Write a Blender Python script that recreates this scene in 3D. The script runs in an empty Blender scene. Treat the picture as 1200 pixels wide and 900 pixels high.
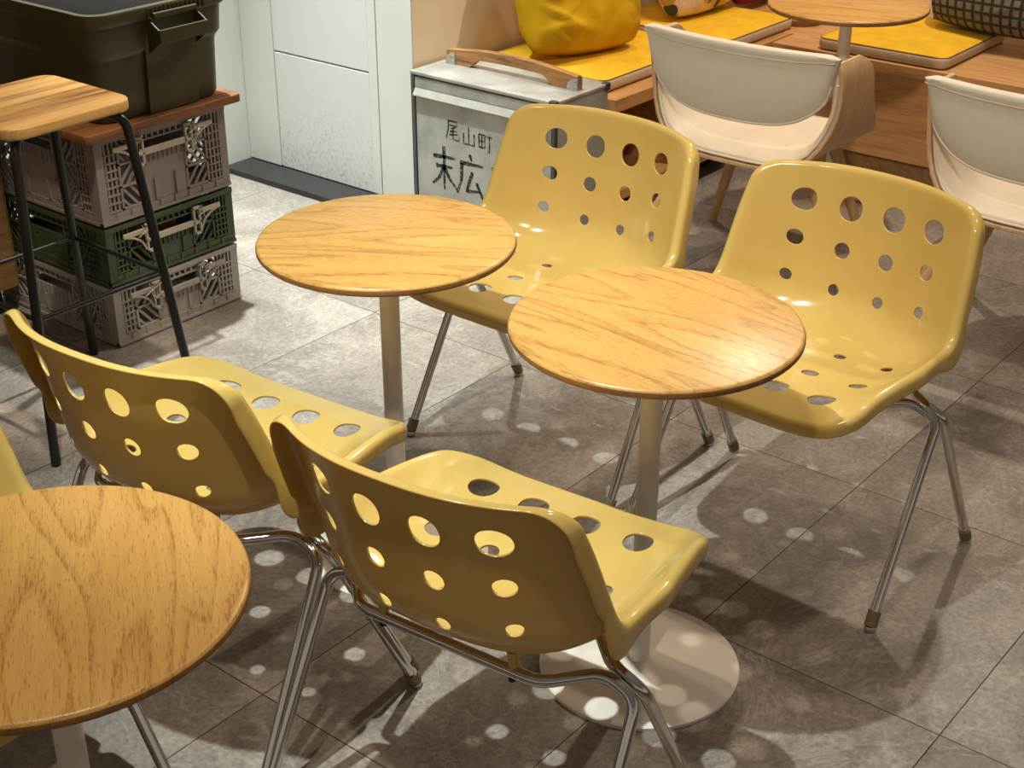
import bpy, bmesh, math, random
import numpy as np
from mathutils import Vector, Matrix, noise as mnoise
random.seed(7)
SC = bpy.context.scene
COL = SC.collection
PI = math.pi

# ------------------------------------------------------------------ helpers
def link(o):
    COL.objects.link(o); return o

def thing(name, label, cat, loc=(0,0,0), rotz=0.0, group=None):
    o = bpy.data.objects.new(name, None); o.empty_display_size = .05
    link(o); o.location = loc; o.rotation_euler = (0,0,rotz)
    o['label'] = label; o['category'] = cat
    if group: o['group'] = group
    return o

def finish(bm, name, mat, parent=None, smooth=True, angle=40, mods=(), loc=None, rot=None):
    bmesh.ops.recalc_face_normals(bm, faces=bm.faces[:]) if 'keepn' not in mods else None
    me = bpy.data.meshes.new(name); bm.to_mesh(me); bm.free()
    if isinstance(mat, (list, tuple)):
        for m in mat: me.materials.append(m)
    else: me.materials.append(mat)
    if smooth:
        for p in me.polygons: p.use_smooth = True
        try: me.set_sharp_from_angle(angle=math.radians(angle))
        except Exception: pass
    o = bpy.data.objects.new(name, me); link(o)
    if parent is not None: o.parent = parent
    if loc: o.location = loc
    if rot: o.rotation_euler = rot
    return o

def struct(o):
    o['kind'] = 'structure'; return o

def copy_tree(o, parent=None):
    c = o.copy(); link(c)
    if parent is not None: c.parent = parent
    for ch in list(o.children): copy_tree(ch, c)
    return c

def box(bm, x0, x1, y0, y1, z0, z1, bev=0.0, seg=2, M=None):
    r = bmesh.ops.create_cube(bm, size=1.0)
    vs = r['verts']
    T = Matrix.Translation(((x0+x1)/2,(y0+y1)/2,(z0+z1)/2)) @ Matrix.Diagonal((abs(x1-x0),abs(y1-y0),abs(z1-z0),1))
    if M is not None: T = M @ T
    bmesh.ops.transform(bm, matrix=T, verts=vs)
    if bev > 0:
        es = list({e for v in vs for e in v.link_edges})
        bmesh.ops.bevel(bm, geom=es, offset=bev, segments=seg, affect='EDGES', profile=.5)
    return bm

def loft(bm, loops, cap0=True, cap1=True, closed=True):
    rows = [[bm.verts.new(p) for p in lp] for lp in loops]
    n = len(rows[0])
    for a, b in zip(rows, rows[1:]):
        for i in range(n if closed else n-1):
            j = (i+1) % n
            bm.faces.new((a[i], a[j], b[j], b[i]))
    if cap0: bm.faces.new(rows[0][::-1])
    if cap1: bm.faces.new(rows[-1])
    return rows

def rrect(x0, x1, y0, y1, r, n=6):
    pts = []
    for cx, cy, a0 in ((x1-r,y1-r,0),(x0+r,y1-r,PI/2),(x0+r,y0+r,PI),(x1-r,y0+r,1.5*PI)):
        for i in range(n+1):
            a = a0 + PI/2*i/n
            pts.append((cx+r*math.cos(a), cy+r*math.sin(a)))
    return pts

def rprism(bm, x0, x1, y0, y1, z0, z1, r, e=.004, n=6, es=3):
    """rounded-corner prism with eased top and bottom edges"""
    L = []
    for i in range(es+1):
        a = PI/2*i/es; k = e*(1-math.sin(a)); z = z0 + e*(1-math.cos(a))
        L.append([(x, y, z) for x, y in rrect(x0+k, x1-k, y0+k, y1-k, max(r-k,.0005), n)])
    for i in range(es, -1, -1):
        a = PI/2*i/es; k = e*(1-math.sin(a)); z = z1 - e*(1-math.cos(a))
        L.append([(x, y, z) for x, y in rrect(x0+k, x1-k, y0+k, y1-k, max(r-k,.0005), n)])
    loft(bm, L)

def lathe(bm, prof, n=48, c=(0,0), cap=True):
    L = []
    for r, z in prof:
        L.append([(c[0]+r*math.cos(2*PI*i/n), c[1]+r*math.sin(2*PI*i/n), z) for i in range(n)])
    loft(bm, L, cap, cap)

def arc(s, e, t):
    a = s.angle(e)
    if a < 1e-4: return s.lerp(e, t)
    return (s*math.sin((1-t)*a)+e*math.sin(t*a))/math.sin(a)

def fillet(pts, rad, n=7):
    pts = [Vector(p) for p in pts]; out = [pts[0]]
    for i in range(1, len(pts)-1):
        a, p, b = pts[i-1], pts[i], pts[i+1]
        r = rad[i-1] if isinstance(rad, (list, tuple)) else rad
        u = (a-p).normalized(); v = (b-p).normalized()
        ang = u.angle(v); d = min(r/math.tan(ang/2), (a-p).length*.49, (b-p).length*.49)
        r = d*math.tan(ang/2)
        c = p + (u+v).normalized()*(r/math.sin(ang/2))
        s = p+u*d-c; e = p+v*d-c
        for k in range(n+1):
            t = k/n; q = (s*(1-t)+e*t) if ang > 3.1 else arc(s, e, t)
            out.append(c+q)
    out.append(pts[-1]); return out

def tube(bm, path, r, n=14, cap=True, rfun=None):
    path = [Vector(p) for p in path]
    T = [(path[min(i+1,len(path)-1)]-path[max(i-1,0)]).normalized() for i in range(len(path))]
    nn = T[0].orthogonal().normalized(); L = []
    for i, p in enumerate(path):
        if i: 
            q = T[i-1].rotation_difference(T[i]); nn = (q @ nn).normalized()
        b = T[i].cross(nn); rr = rfun(i/(len(path)-1)) if rfun else r
        L.append([p+(nn*math.cos(2*PI*k/n)+b*math.sin(2*PI*k/n))*rr for k in range(n)])
    loft(bm, L, cap, cap)

# ------------------------------------------------------------------ materials
def new_mat(name):
    m = bpy.data.materials.new(name); m.use_nodes = True
    nt = m.node_tree; b = nt.nodes['Principled BSDF']
    return m, nt, b
def N(nt, t, **kw):
    n = nt.nodes.new(t)
    for k, v in kw.items():
        if k in n.inputs: n.inputs[k].default_value = v
        else: setattr(n, k, v)
    return n
def lk(nt, a, b): nt.links.new(a, b)
def rgb(r, g, b):   # sRGB 0-255 -> linear
    f = lambda c: (c/255/12.92) if c <= 10 else ((c/255+.055)/1.055)**2.4
    return (f(r), f(g), f(b), 1)

def ramp(nt, stops):
    r = nt.nodes.new('ShaderNodeValToRGB'); e = r.color_ramp.elements
    e[0].position, e[0].color = stops[0]; e[1].position, e[1].color = stops[-1]
    for p, c in stops[1:-1]:
        x = e.new(p); x.color = c
    return r

def simple(name, col, rough=.5, metal=0., spec=.5, var=.06, scale=30, bump=0., bscale=200, coat=0.):
    m, nt, b = new_mat(name)
    tc = N(nt, 'ShaderNodeTexCoord'); nz = N(nt, 'ShaderNodeTexNoise', Scale=scale, Detail=4.)
    lk(nt, tc.outputs['Object'], nz.inputs['Vector'])
    lo = tuple(max(0, c*(1-var*2)) for c in col[:3])+(1,); hi = tuple(min(1, c*(1+var)) for c in col[:3])+(1,)
    rp = ramp(nt, [(.3, lo), (.7, hi)]); lk(nt, nz.outputs['Fac'], rp.inputs['Fac']); lk(nt, rp.outputs['Color'], b.inputs['Base Color'])
    b.inputs['Roughness'].default_value = rough; b.inputs['Metallic'].default_value = metal
    b.inputs['Specular IOR Level'].default_value = spec; b.inputs['Coat Weight'].default_value = coat
    if bump:
        n2 = N(nt, 'ShaderNodeTexNoise', Scale=bscale, Detail=3.); lk(nt, tc.outputs['Object'], n2.inputs['Vector'])
        bp = N(nt, 'ShaderNodeBump', Strength=bump, Distance=.002); lk(nt, n2.outputs['Fac'], bp.inputs['Height']); lk(nt, bp.outputs['Normal'], b.inputs['Normal'])
    return m

def wood(name, light, dark, sx=1.6, sy=22., rough=.42, pore=.5, axis='X', ring=1.0, bump=.15, coat=0.):
    """grain runs along the given object axis"""
    m, nt, b = new_mat(name)
    tc = N(nt, 'ShaderNodeTexCoord'); mp = N(nt, 'ShaderNodeMapping')
    s = {'X': (sx, sy, sy), 'Y': (sy, sx, sy), 'Z': (sy, sy, sx)}[axis]
    mp.inputs['Scale'].default_value = s
    lk(nt, tc.outputs['Object'], mp.inputs['Vector'])
    # broad cathedral figure: distorted bands
    mp2 = N(nt, 'ShaderNodeMapping'); k = ring
    mp2.inputs['Scale'].default_value = {'X': (.55*k, 5*k, 5*k), 'Y': (5*k, .55*k, 5*k), 'Z': (5*k, 5*k, .55*k)}[axis]
    lk(nt, tc.outputs['Object'], mp2.inputs['Vector'])
    n1 = N(nt, 'ShaderNodeTexNoise', Scale=1.2, Detail=2., Distortion=.4); lk(nt, mp2.outputs['Vector'], n1.inputs['Vector'])
    mul = N(nt, 'ShaderNodeMath', operation='MULTIPLY'); mul.inputs[1].default_value = 9.; lk(nt, n1.outputs['Fac'], mul.inputs[0])
    fr = N(nt, 'ShaderNodeMath', operation='PINGPONG'); fr.inputs[1].default_value = .5; lk(nt, mul.outputs[0], fr.inputs[0])
    n2 = N(nt, 'ShaderNodeTexNoise', Scale=4., Detail=6., Roughness=.65); lk(nt, mp.outputs['Vector'], n2.inputs['Vector'])
    mix = N(nt, 'ShaderNodeMath', operation='MULTIPLY_ADD'); mix.inputs[1].default_value = .45; lk(nt, fr.outputs[0], mix.inputs[0])
    h2 = N(nt, 'ShaderNodeMath', operation='MULTIPLY'); h2.inputs[1].default_value = .8; lk(nt, n2.outputs['Fac'], h2.inputs[0]); lk(nt, h2.outputs[0], mix.inputs[2])
    mid = tuple((a*.6+c*.4) for a, c in zip(light, dark))
    rp = ramp(nt, [(.28, dark), (.45, mid), (.68, light)]); lk(nt, mix.outputs[0], rp.inputs['Fac'])
    # pores: short dark streaks
    mp3 = N(nt, 'ShaderNodeMapping'); q = 4.2
    mp3.inputs['Scale'].default_value = {'X': (9*q/4, 75*q, 75*q), 'Y': (75*q, 9*q/4, 75*q), 'Z': (75*q, 75*q, 9*q/4)}[axis]
    lk(nt, tc.outputs['Object'], mp3.inputs['Vector'])
    n3 = N(nt, 'ShaderNodeTexNoise', Scale=1., Detail=2.); lk(nt, mp3.outputs['Vector'], n3.inputs['Vector'])
    pr = ramp(nt, [(.56, (0,0,0,1)), (.70, (1,1,1,1))]); lk(nt, n3.outputs['Fac'], pr.inputs['Fac'])
    pm = N(nt, 'ShaderNodeMath', operation='MULTIPLY'); pm.inputs[1].default_value = pore; lk(nt, pr.outputs['Color'], pm.inputs[0])
    mx = N(nt, 'ShaderNodeMix', data_type='RGBA'); lk(nt, pm.outputs[0], mx.inputs['Factor']); lk(nt, rp.outputs['Color'], mx.inputs['A'])
    mx.inputs['B'].default_value = tuple(c*.45 for c in dark[:3])+(1,)
    lk(nt, mx.outputs['Result'], b.inputs['Base Color'])
    b.inputs['Roughness'].default_value = rough; b.inputs['Coat Weight'].default_value = coat
    bp = N(nt, 'ShaderNodeBump', Strength=bump, Distance=.002, invert=True); lk(nt, pm.outputs[0], bp.inputs['Height']); lk(nt, bp.outputs['Normal'], b.inputs['Normal'])
    return m

def oak_top():
    m, nt, b = new_mat('oak_veneer')
    tc = N(nt, 'ShaderNodeTexCoord'); oi = N(nt, 'ShaderNodeObjectInfo')
    of = N(nt, 'ShaderNodeVectorMath', operation='ADD'); lk(nt, tc.outputs['Object'], of.inputs[0])
    sc = N(nt, 'ShaderNodeVectorMath', operation='SCALE'); sc.inputs['Scale'].default_value = .0; 
    lk(nt, oi.outputs['Location'], sc.inputs[0]); lk(nt, sc.outputs[0], of.inputs[1])
    def mapped(scale):
        mp = N(nt, 'ShaderNodeMapping'); mp.inputs['Scale'].default_value = scale; lk(nt, of.outputs[0], mp.inputs['Vector']); return mp.outputs[0]
    # rings cut flat: stretched hills sliced into many thin lines
    n1 = N(nt, 'ShaderNodeTexNoise', Scale=1., Detail=1.5, Distortion=.25); lk(nt, mapped((.9, 6.0, 6.0)), n1.inputs['Vector'])
    mu = N(nt, 'ShaderNodeMath', operation='MULTIPLY'); mu.inputs[1].default_value = 17.; lk(nt, n1.outputs['Fac'], mu.inputs[0])
    fr = N(nt, 'ShaderNodeMath', operation='FRACT'); lk(nt, mu.outputs[0], fr.inputs[0])
    rr = ramp(nt, [(0., (0,0,0,1)), (.62, (.25,.25,.25,1)), (.9, (1,1,1,1)), (1., (.1,.1,.1,1))]); lk(nt, fr.outputs[0], rr.inputs['Fac'])
    n2 = N(nt, 'ShaderNodeTexNoise', Scale=1., Detail=5., Roughness=.65); lk(nt, mapped((5, 120, 120)), n2.inputs['Vector'])
    n4 = N(nt, 'ShaderNodeTexNoise', Scale=1., Detail=2.); lk(nt, mapped((2.5, 9, 9)), n4.inputs['Vector'])
    a1 = N(nt, 'ShaderNodeMath', operation='MULTIPLY_ADD'); a1.inputs[1].default_value = .15; lk(nt, rr.outputs['Color'], a1.inputs[0])
    a2 = N(nt, 'ShaderNodeMath', operation='MULTIPLY_ADD'); a2.inputs[1].default_value = .36; a2.inputs[2].default_value = .10; lk(nt, n2.outputs['Fac'], a2.inputs[0]); lk(nt, a2.outputs[0], a1.inputs[2])
    a3 = N(nt, 'ShaderNodeMath', operation='MULTIPLY_ADD'); a3.inputs[1].default_value = .35; lk(nt, n4.outputs['Fac'], a3.inputs[0]); lk(nt, a1.outputs[0], a3.inputs[2])
    cr = ramp(nt, [(.30, rgb(206,162,90)), (.50, rgb(194,147,76)), (.76, rgb(160,114,54))]); lk(nt, a3.outputs[0], cr.inputs['Fac'])
    n3 = N(nt, 'ShaderNodeTexNoise', Scale=1., Detail=1.5); lk(nt, mapped((60, 520, 520)), n3.inputs['Vector'])
    pm = N(nt, 'ShaderNodeMath', operation='MULTIPLY'); lk(nt, n3.outputs['Fac'], pm.inputs[0])
    b1 = N(nt, 'ShaderNodeMath', operation='MULTIPLY_ADD'); b1.inputs[1].default_value = .22; b1.inputs[2].default_value = .92; lk(nt, rr.outputs['Color'], b1.inputs[0]); lk(nt, b1.outputs[0], pm.inputs[1])
    pr = ramp(nt, [(.54, (0,0,0,1)), (.68, (.46,.46,.46,1))]); lk(nt, pm.outputs[0], pr.inputs['Fac'])
    mx = N(nt, 'ShaderNodeMix', data_type='RGBA'); lk(nt, pr.outputs['Color'], mx.inputs['Factor']); lk(nt, cr.outputs['Color'], mx.inputs['A']); mx.inputs['B'].default_value = rgb(116,72,30)
    lk(nt, mx.outputs['Result'], b.inputs['Base Color'])
    b.inputs['Roughness'].default_value = .36
    bp = N(nt, 'ShaderNodeBump', Strength=.25, Distance=.001, invert=True); lk(nt, pr.outputs['Color'], bp.inputs['Height']); lk(nt, bp.outputs['Normal'], b.inputs['Normal'])
    return m

def floor_mat():
    m, nt, b = new_mat('stone_tile')
    tc = N(nt, 'ShaderNodeTexCoord'); sp = N(nt, 'ShaderNodeSeparateXYZ'); lk(nt, tc.outputs['Object'], sp.inputs[0])
    def line(sock, off, per, wid):
        a = N(nt, 'ShaderNodeMath', operation='SUBTRACT'); a.inputs[1].default_value = off; lk(nt, sock, a.inputs[0])
        p = N(nt, 'ShaderNodeMath', operation='PINGPONG'); p.inputs[1].default_value = per/2; lk(nt, a.outputs[0], p.inputs[0])
        c = N(nt, 'ShaderNodeMath', operation='LESS_THAN'); c.inputs[1].default_value = wid; lk(nt, p.outputs[0], c.inputs[0])
        return c.outputs[0]
    lu = line(sp.outputs['X'], .006, .6855, .0013); lv = line(sp.outputs['Y'], .686, .5125, .0013)
    mxl = N(nt, 'ShaderNodeMath', operation='MAXIMUM'); lk(nt, lu, mxl.inputs[0]); lk(nt, lv, mxl.inputs[1])
    # per-tile offset
    def cell(sock, off, per):
        a = N(nt, 'ShaderNodeMath', operation='SUBTRACT'); a.inputs[1].default_value = off; lk(nt, sock, a.inputs[0])
        d_ = N(nt, 'ShaderNodeMath', operation='DIVIDE'); d_.inputs[1].default_value = per; lk(nt, a.outputs[0], d_.inputs[0])
        f = N(nt, 'ShaderNodeMath', operation='FLOOR'); lk(nt, d_.outputs[0], f.inputs[0]); return f.outputs[0]
    cb = N(nt, 'ShaderNodeCombineXYZ'); lk(nt, cell(sp.outputs['X'], .006, .6855), cb.inputs[0]); lk(nt, cell(sp.outputs['Y'], .686, .5125), cb.inputs[1])
    wn = N(nt, 'ShaderNodeTexWhiteNoise', noise_dimensions='3D'); lk(nt, cb.outputs[0], wn.inputs['Vector'])
    sc = N(nt, 'ShaderNodeVectorMath', operation='MULTIPLY_ADD'); sc.inputs[1].default_value = (13., 13., 13.)
    lk(nt, wn.outputs['Color'], sc.inputs[0]); lk(nt, tc.outputs['Object'], sc.inputs[2])
    n1 = N(nt, 'ShaderNodeTexNoise', Scale=3.2, Detail=8., Roughness=.62, Distortion=.5); lk(nt, sc.outputs[0], n1.inputs['Vector'])
    n2 = N(nt, 'ShaderNodeTexNoise', Scale=90., Detail=4., Roughness=.7); lk(nt, sc.outputs[0], n2.inputs['Vector'])
    r1 = ramp(nt, [(.30, rgb(116,107,98)), (.48, rgb(142,132,121)), (.58, rgb(152,142,131)), (.75, rgb(176,167,156))]); lk(nt, n1.outputs['Fac'], r1.inputs['Fac'])
    r2 = ramp(nt, [(.3, (.62,.62,.62,1)), (.7, (1.18,1.18,1.18,1))]); lk(nt, n2.outputs['Fac'], r2.inputs['Fac'])
    mu = N(nt, 'ShaderNodeMix', data_type='RGBA', blend_type='MULTIPLY'); mu.inputs['Factor'].default_value = 1.
    lk(nt, r1.outputs['Color'], mu.inputs['A']); lk(nt, r2.outputs['Color'], mu.inputs['B'])
    # pale veins
    n3 = N(nt, 'ShaderNodeTexNoise', Scale=2.4, Detail=5., Roughness=.7, Distortion=1.2); lk(nt, sc.outputs[0], n3.inputs['Vector'])
    v1 = N(nt, 'ShaderNodeMath', operation='SUBTRACT'); v1.inputs[1].default_value = .5; lk(nt, n3.outputs['Fac'], v1.inputs[0])
    v2 = N(nt, 'ShaderNodeMath', operation='ABSOLUTE'); lk(nt, v1.outputs[0], v2.inputs[0])
    vr = ramp(nt, [(0., (.28,.28,.28,1)), (.018, (0,0,0,1))]); lk(nt, v2.outputs[0], vr.inputs['Fac'])
    mv = N(nt, 'ShaderNodeMix', data_type='RGBA'); lk(nt, vr.outputs['Color'], mv.inputs['Factor']); lk(nt, mu.outputs['Result'], mv.inputs['A']); mv.inputs['B'].default_value = rgb(190,182,170)
    ml = N(nt, 'ShaderNodeMix', data_type='RGBA'); lk(nt, mxl.outputs[0], ml.inputs['Factor']); lk(nt, mv.outputs['Result'], ml.inputs['A']); ml.inputs['B'].default_value = rgb(52,46,41)
    lk(nt, ml.outputs['Result'], b.inputs['Base Color'])
    b.inputs['Roughness'].default_value = .55; b.inputs['Specular IOR Level'].default_value = .35
    bp = N(nt, 'ShaderNodeBump', Strength=.35, Distance=.004)
    ad = N(nt, 'ShaderNodeMath', operation='ADD'); lk(nt, n1.outputs['Fac'], ad.inputs[0]); 
    n2s = N(nt, 'ShaderNodeMath', operation='MULTIPLY'); n2s.inputs[1].default_value = .25; lk(nt, n2.outputs['Fac'], n2s.inputs[0]); lk(nt, n2s.outputs[0], ad.inputs[1])
    lk(nt, ad.outputs[0], bp.inputs['Height']); lk(nt, bp.outputs['Normal'], b.inputs['Normal'])
    return m

def shell_mat():
    m, nt, b = new_mat('yellow_plastic')
    tc = N(nt, 'ShaderNodeTexCoord'); nz = N(nt, 'ShaderNodeTexNoise', Scale=6., Detail=3.); lk(nt, tc.outputs['Object'], nz.inputs['Vector'])
    rp = ramp(nt, [(.3, rgb(207,176,96)), (.7, rgb(214,184,105))]); lk(nt, nz.outputs['Fac'], rp.inputs['Fac']); lk(nt, rp.outputs['Color'], b.inputs['Base Color'])
    n2 = N(nt, 'ShaderNodeTexNoise', Scale=9., Detail=5., Roughness=.6); lk(nt, tc.outputs['Object'], n2.inputs['Vector'])
    rr = ramp(nt, [(.35, (.11,.11,.11,1)), (.7, (.20,.20,.20,1))]); lk(nt, n2.outputs['Fac'], rr.inputs['Fac']); lk(nt, rr.outputs['Color'], b.inputs['Roughness'])
    b.inputs['Specular IOR Level'].default_value = .5
    n3 = N(nt, 'ShaderNodeTexNoise', Scale=14., Detail=2.); lk(nt, tc.outputs['Object'], n3.inputs['Vector'])
    bp = N(nt, 'ShaderNodeBump', Strength=.08, Distance=.004); lk(nt, n3.outputs['Fac'], bp.inputs['Height']); lk(nt, bp.outputs['Normal'], b.inputs['Normal'])
    tr = N(nt, 'ShaderNodeBsdfTranslucent'); tr.inputs['Color'].default_value = rgb(214,118,36)
    ms = N(nt, 'ShaderNodeMixShader'); ms.inputs[0].default_value = .14
    out = nt.nodes['Material Output']; lk(nt, b.outputs[0], ms.inputs[1]); lk(nt, tr.outputs[0], ms.inputs[2]); lk(nt, ms.outputs[0], out.inputs['Surface'])
    return m

def strip_wood(name, axis_sep='Y', per=.034):
    """butcher-block strips running along X, each strip its own tone"""
    m, nt, b = new_mat(name)
    tc = N(nt, 'ShaderNodeTexCoord'); sp = N(nt, 'ShaderNodeSeparateXYZ'); lk(nt, tc.outputs['Object'], sp.inputs[0])
    dv = N(nt, 'ShaderNodeMath', operation='DIVIDE'); dv.inputs[1].default_value = per; lk(nt, sp.outputs[axis_sep], dv.inputs[0])
    fl = N(nt, 'ShaderNodeMath', operation='FLOOR'); lk(nt, dv.outputs[0], fl.inputs[0])
    wn = N(nt, 'ShaderNodeTexWhiteNoise', noise_dimensions='1D'); lk(nt, fl.outputs[0], wn.inputs['W'])
    mp = N(nt, 'ShaderNodeMapping'); mp.inputs['Scale'].default_value = (2.2, 30, 30); lk(nt, tc.outputs['Object'], mp.inputs['Vector'])
    off = N(nt, 'ShaderNodeVectorMath', operation='MULTIPLY_ADD'); off.inputs[1].default_value = (9,9,9); lk(nt, wn.outputs['Color'], off.inputs[0]); lk(nt, mp.outputs[0], off.inputs[2])
    nz = N(nt, 'ShaderNodeTexNoise', Scale=1.5, Detail=5., Roughness=.65, Distortion=.3); lk(nt, off.outputs[0], nz.inputs['Vector'])
    ad = N(nt, 'ShaderNodeMath', operation='MULTIPLY_ADD'); ad.inputs[1].default_value = .45; lk(nt, wn.outputs['Value'], ad.inputs[0]); lk(nt, nz.outputs['Fac'], ad.inputs[2])
    rp = ramp(nt, [(.35, rgb(96,62,30)), (.55, rgb(176,128,66)), (.75, rgb(214,170,102)), (1., rgb(186,138,74))]); lk(nt, ad.outputs[0], rp.inputs['Fac'])
    lk(nt, rp.outputs['Color'], b.inputs['Base Color']); b.inputs['Roughness'].default_value = .38
    return m

def metal(name, col, rough, var=.1, scale=8):
    return simple(name, col, rough, 1.0, .5, var, scale)

M = {}
M['floor'] = floor_mat()
M['shell'] = shell_mat()
M['chrome'] = metal('chrome_steel', (.62,.60,.57), .12, .03)
M['rubber'] = simple('olive_rubber', rgb(112,98,68), .55)
M['steel_glide'] = metal('steel_glide', (.5,.48,.45), .35)
M['oak'] = oak_top()
M['oak_edge'] = wood('oak_edge', rgb(134,92,46), rgb(92,60,30), 1.6, 20, .45, .3, 'X')
M['cream_metal'] = simple('cream_powder_coat', rgb(226,217,202), .45, var=.03)
M['white_wall'] = simple('white_paint', rgb(212,211,202), .55, var=.02, scale=4)
M['beige_wall'] = simple('beige_paint', rgb(228,206,174), .6, var=.03, scale=3)
M['granite'] = simple('black_granite', rgb(38,38,38), .2, var=.5, scale=240)
M['bench_wood'] = wood('bench_oak', rgb(196,144,86), rgb(158,108,60), 1.2, 16, .5, .3, 'X')
M['bench_wood_y'] = wood('bench_oak_cross', rgb(208,158,102), rgb(172,122,74), 1.2, 16, .5, .35, 'Y')
M['cab_wood'] = wood('cabinet_oak', rgb(160,122,76), rgb(124,88,50), 1.2, 14, .5, .3, 'X')
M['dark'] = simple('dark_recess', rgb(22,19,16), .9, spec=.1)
M['yellow_fabric'] = simple('mustard_fabric', rgb(232,183,42), .85, var=.06, scale=18, bump=.3, bscale=700, spec=.2)
M['velvet'] = simple('mustard_velvet', rgb(206,160,16), .8, var=.10, scale=10, bump=.2, bscale=500, spec=.2)
M['beige_fabric'] = simple('beige_canvas', rgb(198,175,144), .9, var=.05, scale=60, bump=.3, bscale=900, spec=.2)
M['red_fabric'] = simple('red_fabric', rgb(150,16,14), .85, var=.08)
M['cream_leather'] = simple('cream_leatherette', rgb(226,212,188), .5, var=.03, scale=12, bump=.05, bscale=400)
M['cream_back'] = simple('cream_weave', rgb(220,212,192), .75, var=.015, scale=160, bump=.08, bscale=900, spec=.3)
M['ply'] = wood('beech_ply', rgb(216,182,140), rgb(194,156,114), 1.4, 18, .45, .2, 'Z')
M['beech'] = wood('beech_leg', rgb(212,172,122), rgb(186,142,94), 1.4, 30, .45, .15, 'Z')
M['black_metal'] = simple('black_lacquer', rgb(22,22,23), .28, var=.05)
M['black_plastic'] = simple('black_plastic', rgb(18,18,18), .5)
M['stool_wood'] = strip_wood('stool_block_wood')
M['olive'] = simple('olive_plastic', rgb(66,61,36), .42, var=.04, scale=14)
M['crate_grey'] = simple('taupe_crate_plastic', rgb(138,127,122), .5, var=.04)
M['crate_pale'] = simple('pale_grey_crate_plastic', rgb(160,153,144), .5, var=.04)
M['crate_green'] = simple('forest_green_crate_plastic', rgb(62,76,48), .5, var=.05)
M['clip'] = simple('bone_clip_plastic', rgb(186,176,156), .45, var=.03)
M['lid_wood'] = wood('cherry_board', rgb(140,90,48), rgb(94,56,28), 1.6, 40, .5, .6, 'X')
M['piping'] = simple('brown_piping', rgb(128,92,48), .8)
M['blue_pack'] = simple('blue_packet', rgb(58,110,190), .5)
M['card'] = simple('brown_card', rgb(150,108,80), .8)
M['paper'] = simple('pale_sticker', rgb(214,208,196), .6)

def zinc_mat():
    m, nt, b = new_mat('worn_zinc')
    tc = N(nt, 'ShaderNodeTexCoord'); n1 = N(nt, 'ShaderNodeTexNoise', Scale=7., Detail=8., Roughness=.7); lk(nt, tc.outputs['Object'], n1.inputs['Vector'])
    rp = ramp(nt, [(.3, rgb(150,149,142)), (.6, rgb(184,182,174)), (.8, rgb(202,199,189))]); lk(nt, n1.outputs['Fac'], rp.inputs['Fac']); lk(nt, rp.outputs['Color'], b.inputs['Base Color'])
    b.inputs['Metallic'].default_value = .45
    rr = ramp(nt, [(.3, (.38,.38,.38,1)), (.7, (.58,.58,.58,1))]); lk(nt, n1.outputs['Fac'], rr.inputs['Fac']); lk(nt, rr.outputs['Color'], b.inputs['Roughness'])
    return m
M['zinc'] = zinc_mat()
M['zinc_light'] = simple('pale_zinc', rgb(176,172,160), .45, .3)
M['zinc_dark'] = metal('dark_zinc', (.16,.155,.15), .5, .2)
M['old_wood'] = wood('old_handle_wood', rgb(168,118,62), rgb(86,54,26), 2., 30, .6, .6, 'Y')
def ink_mat():
    m, nt, b = new_mat('worn_black_ink')
    tc = N(nt, 'ShaderNodeTexCoord'); n1 = N(nt, 'ShaderNodeTexNoise', Scale=95., Detail=4., Roughness=.6); lk(nt, tc.outputs['Object'], n1.inputs['Vector'])
    rp = ramp(nt, [(.53, rgb(26,26,26)), (.66, rgb(140,138,130))]); lk(nt, n1.outputs['Fac'], rp.inputs['Fac']); lk(nt, rp.outputs['Color'], b.inputs['Base Color'])
    b.inputs['Roughness'].default_value = .6; return m
M['ink'] = ink_mat()

def door_mat():
    m, nt, b = new_mat('scuffed_white_door')
    tc = N(nt, 'ShaderNodeTexCoord'); sp = N(nt, 'ShaderNodeSeparateXYZ'); lk(nt, tc.outputs['Object'], sp.inputs[0])
    n1 = N(nt, 'ShaderNodeTexNoise', Scale=70., Detail=6., Roughness=.75); lk(nt, tc.outputs['Object'], n1.inputs['Vector'])
    # scuffs: low on the panel, blob centred
    mr = N(nt, 'ShaderNodeMapRange'); mr.inputs['From Min'].default_value = .36; mr.inputs['From Max'].default_value = .05; lk(nt, sp.outputs['Z'], mr.inputs['Value'])
    n2 = N(nt, 'ShaderNodeTexNoise', Scale=7., Detail=2.); lk(nt, tc.outputs['Object'], n2.inputs['Vector'])
    mm = N(nt, 'ShaderNodeMath', operation='MULTIPLY'); lk(nt, mr.outputs[0], mm.inputs[0]); lk(nt, n2.outputs['Fac'], mm.inputs[1])
    th = ramp(nt, [(.50, (0,0,0,1)), (.66, (1,1,1,1))]); lk(nt, n1.outputs['Fac'], th.inputs['Fac'])
    m2 = N(nt, 'ShaderNodeMath', operation='MULTIPLY'); lk(nt, mm.outputs[0], m2.inputs[0]); lk(nt, th.outputs['Color'], m2.inputs[1])
    mx = N(nt, 'ShaderNodeMix', data_type='RGBA'); lk(nt, m2.outputs[0], mx.inputs['Factor']); mx.inputs['A'].default_value = rgb(212,213,207); mx.inputs['B'].default_value = rgb(110,104,92)
    lk(nt, mx.outputs['Result'], b.inputs['Base Color']); b.inputs['Roughness'].default_value = .4
    return m
M['door'] = door_mat()

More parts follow.
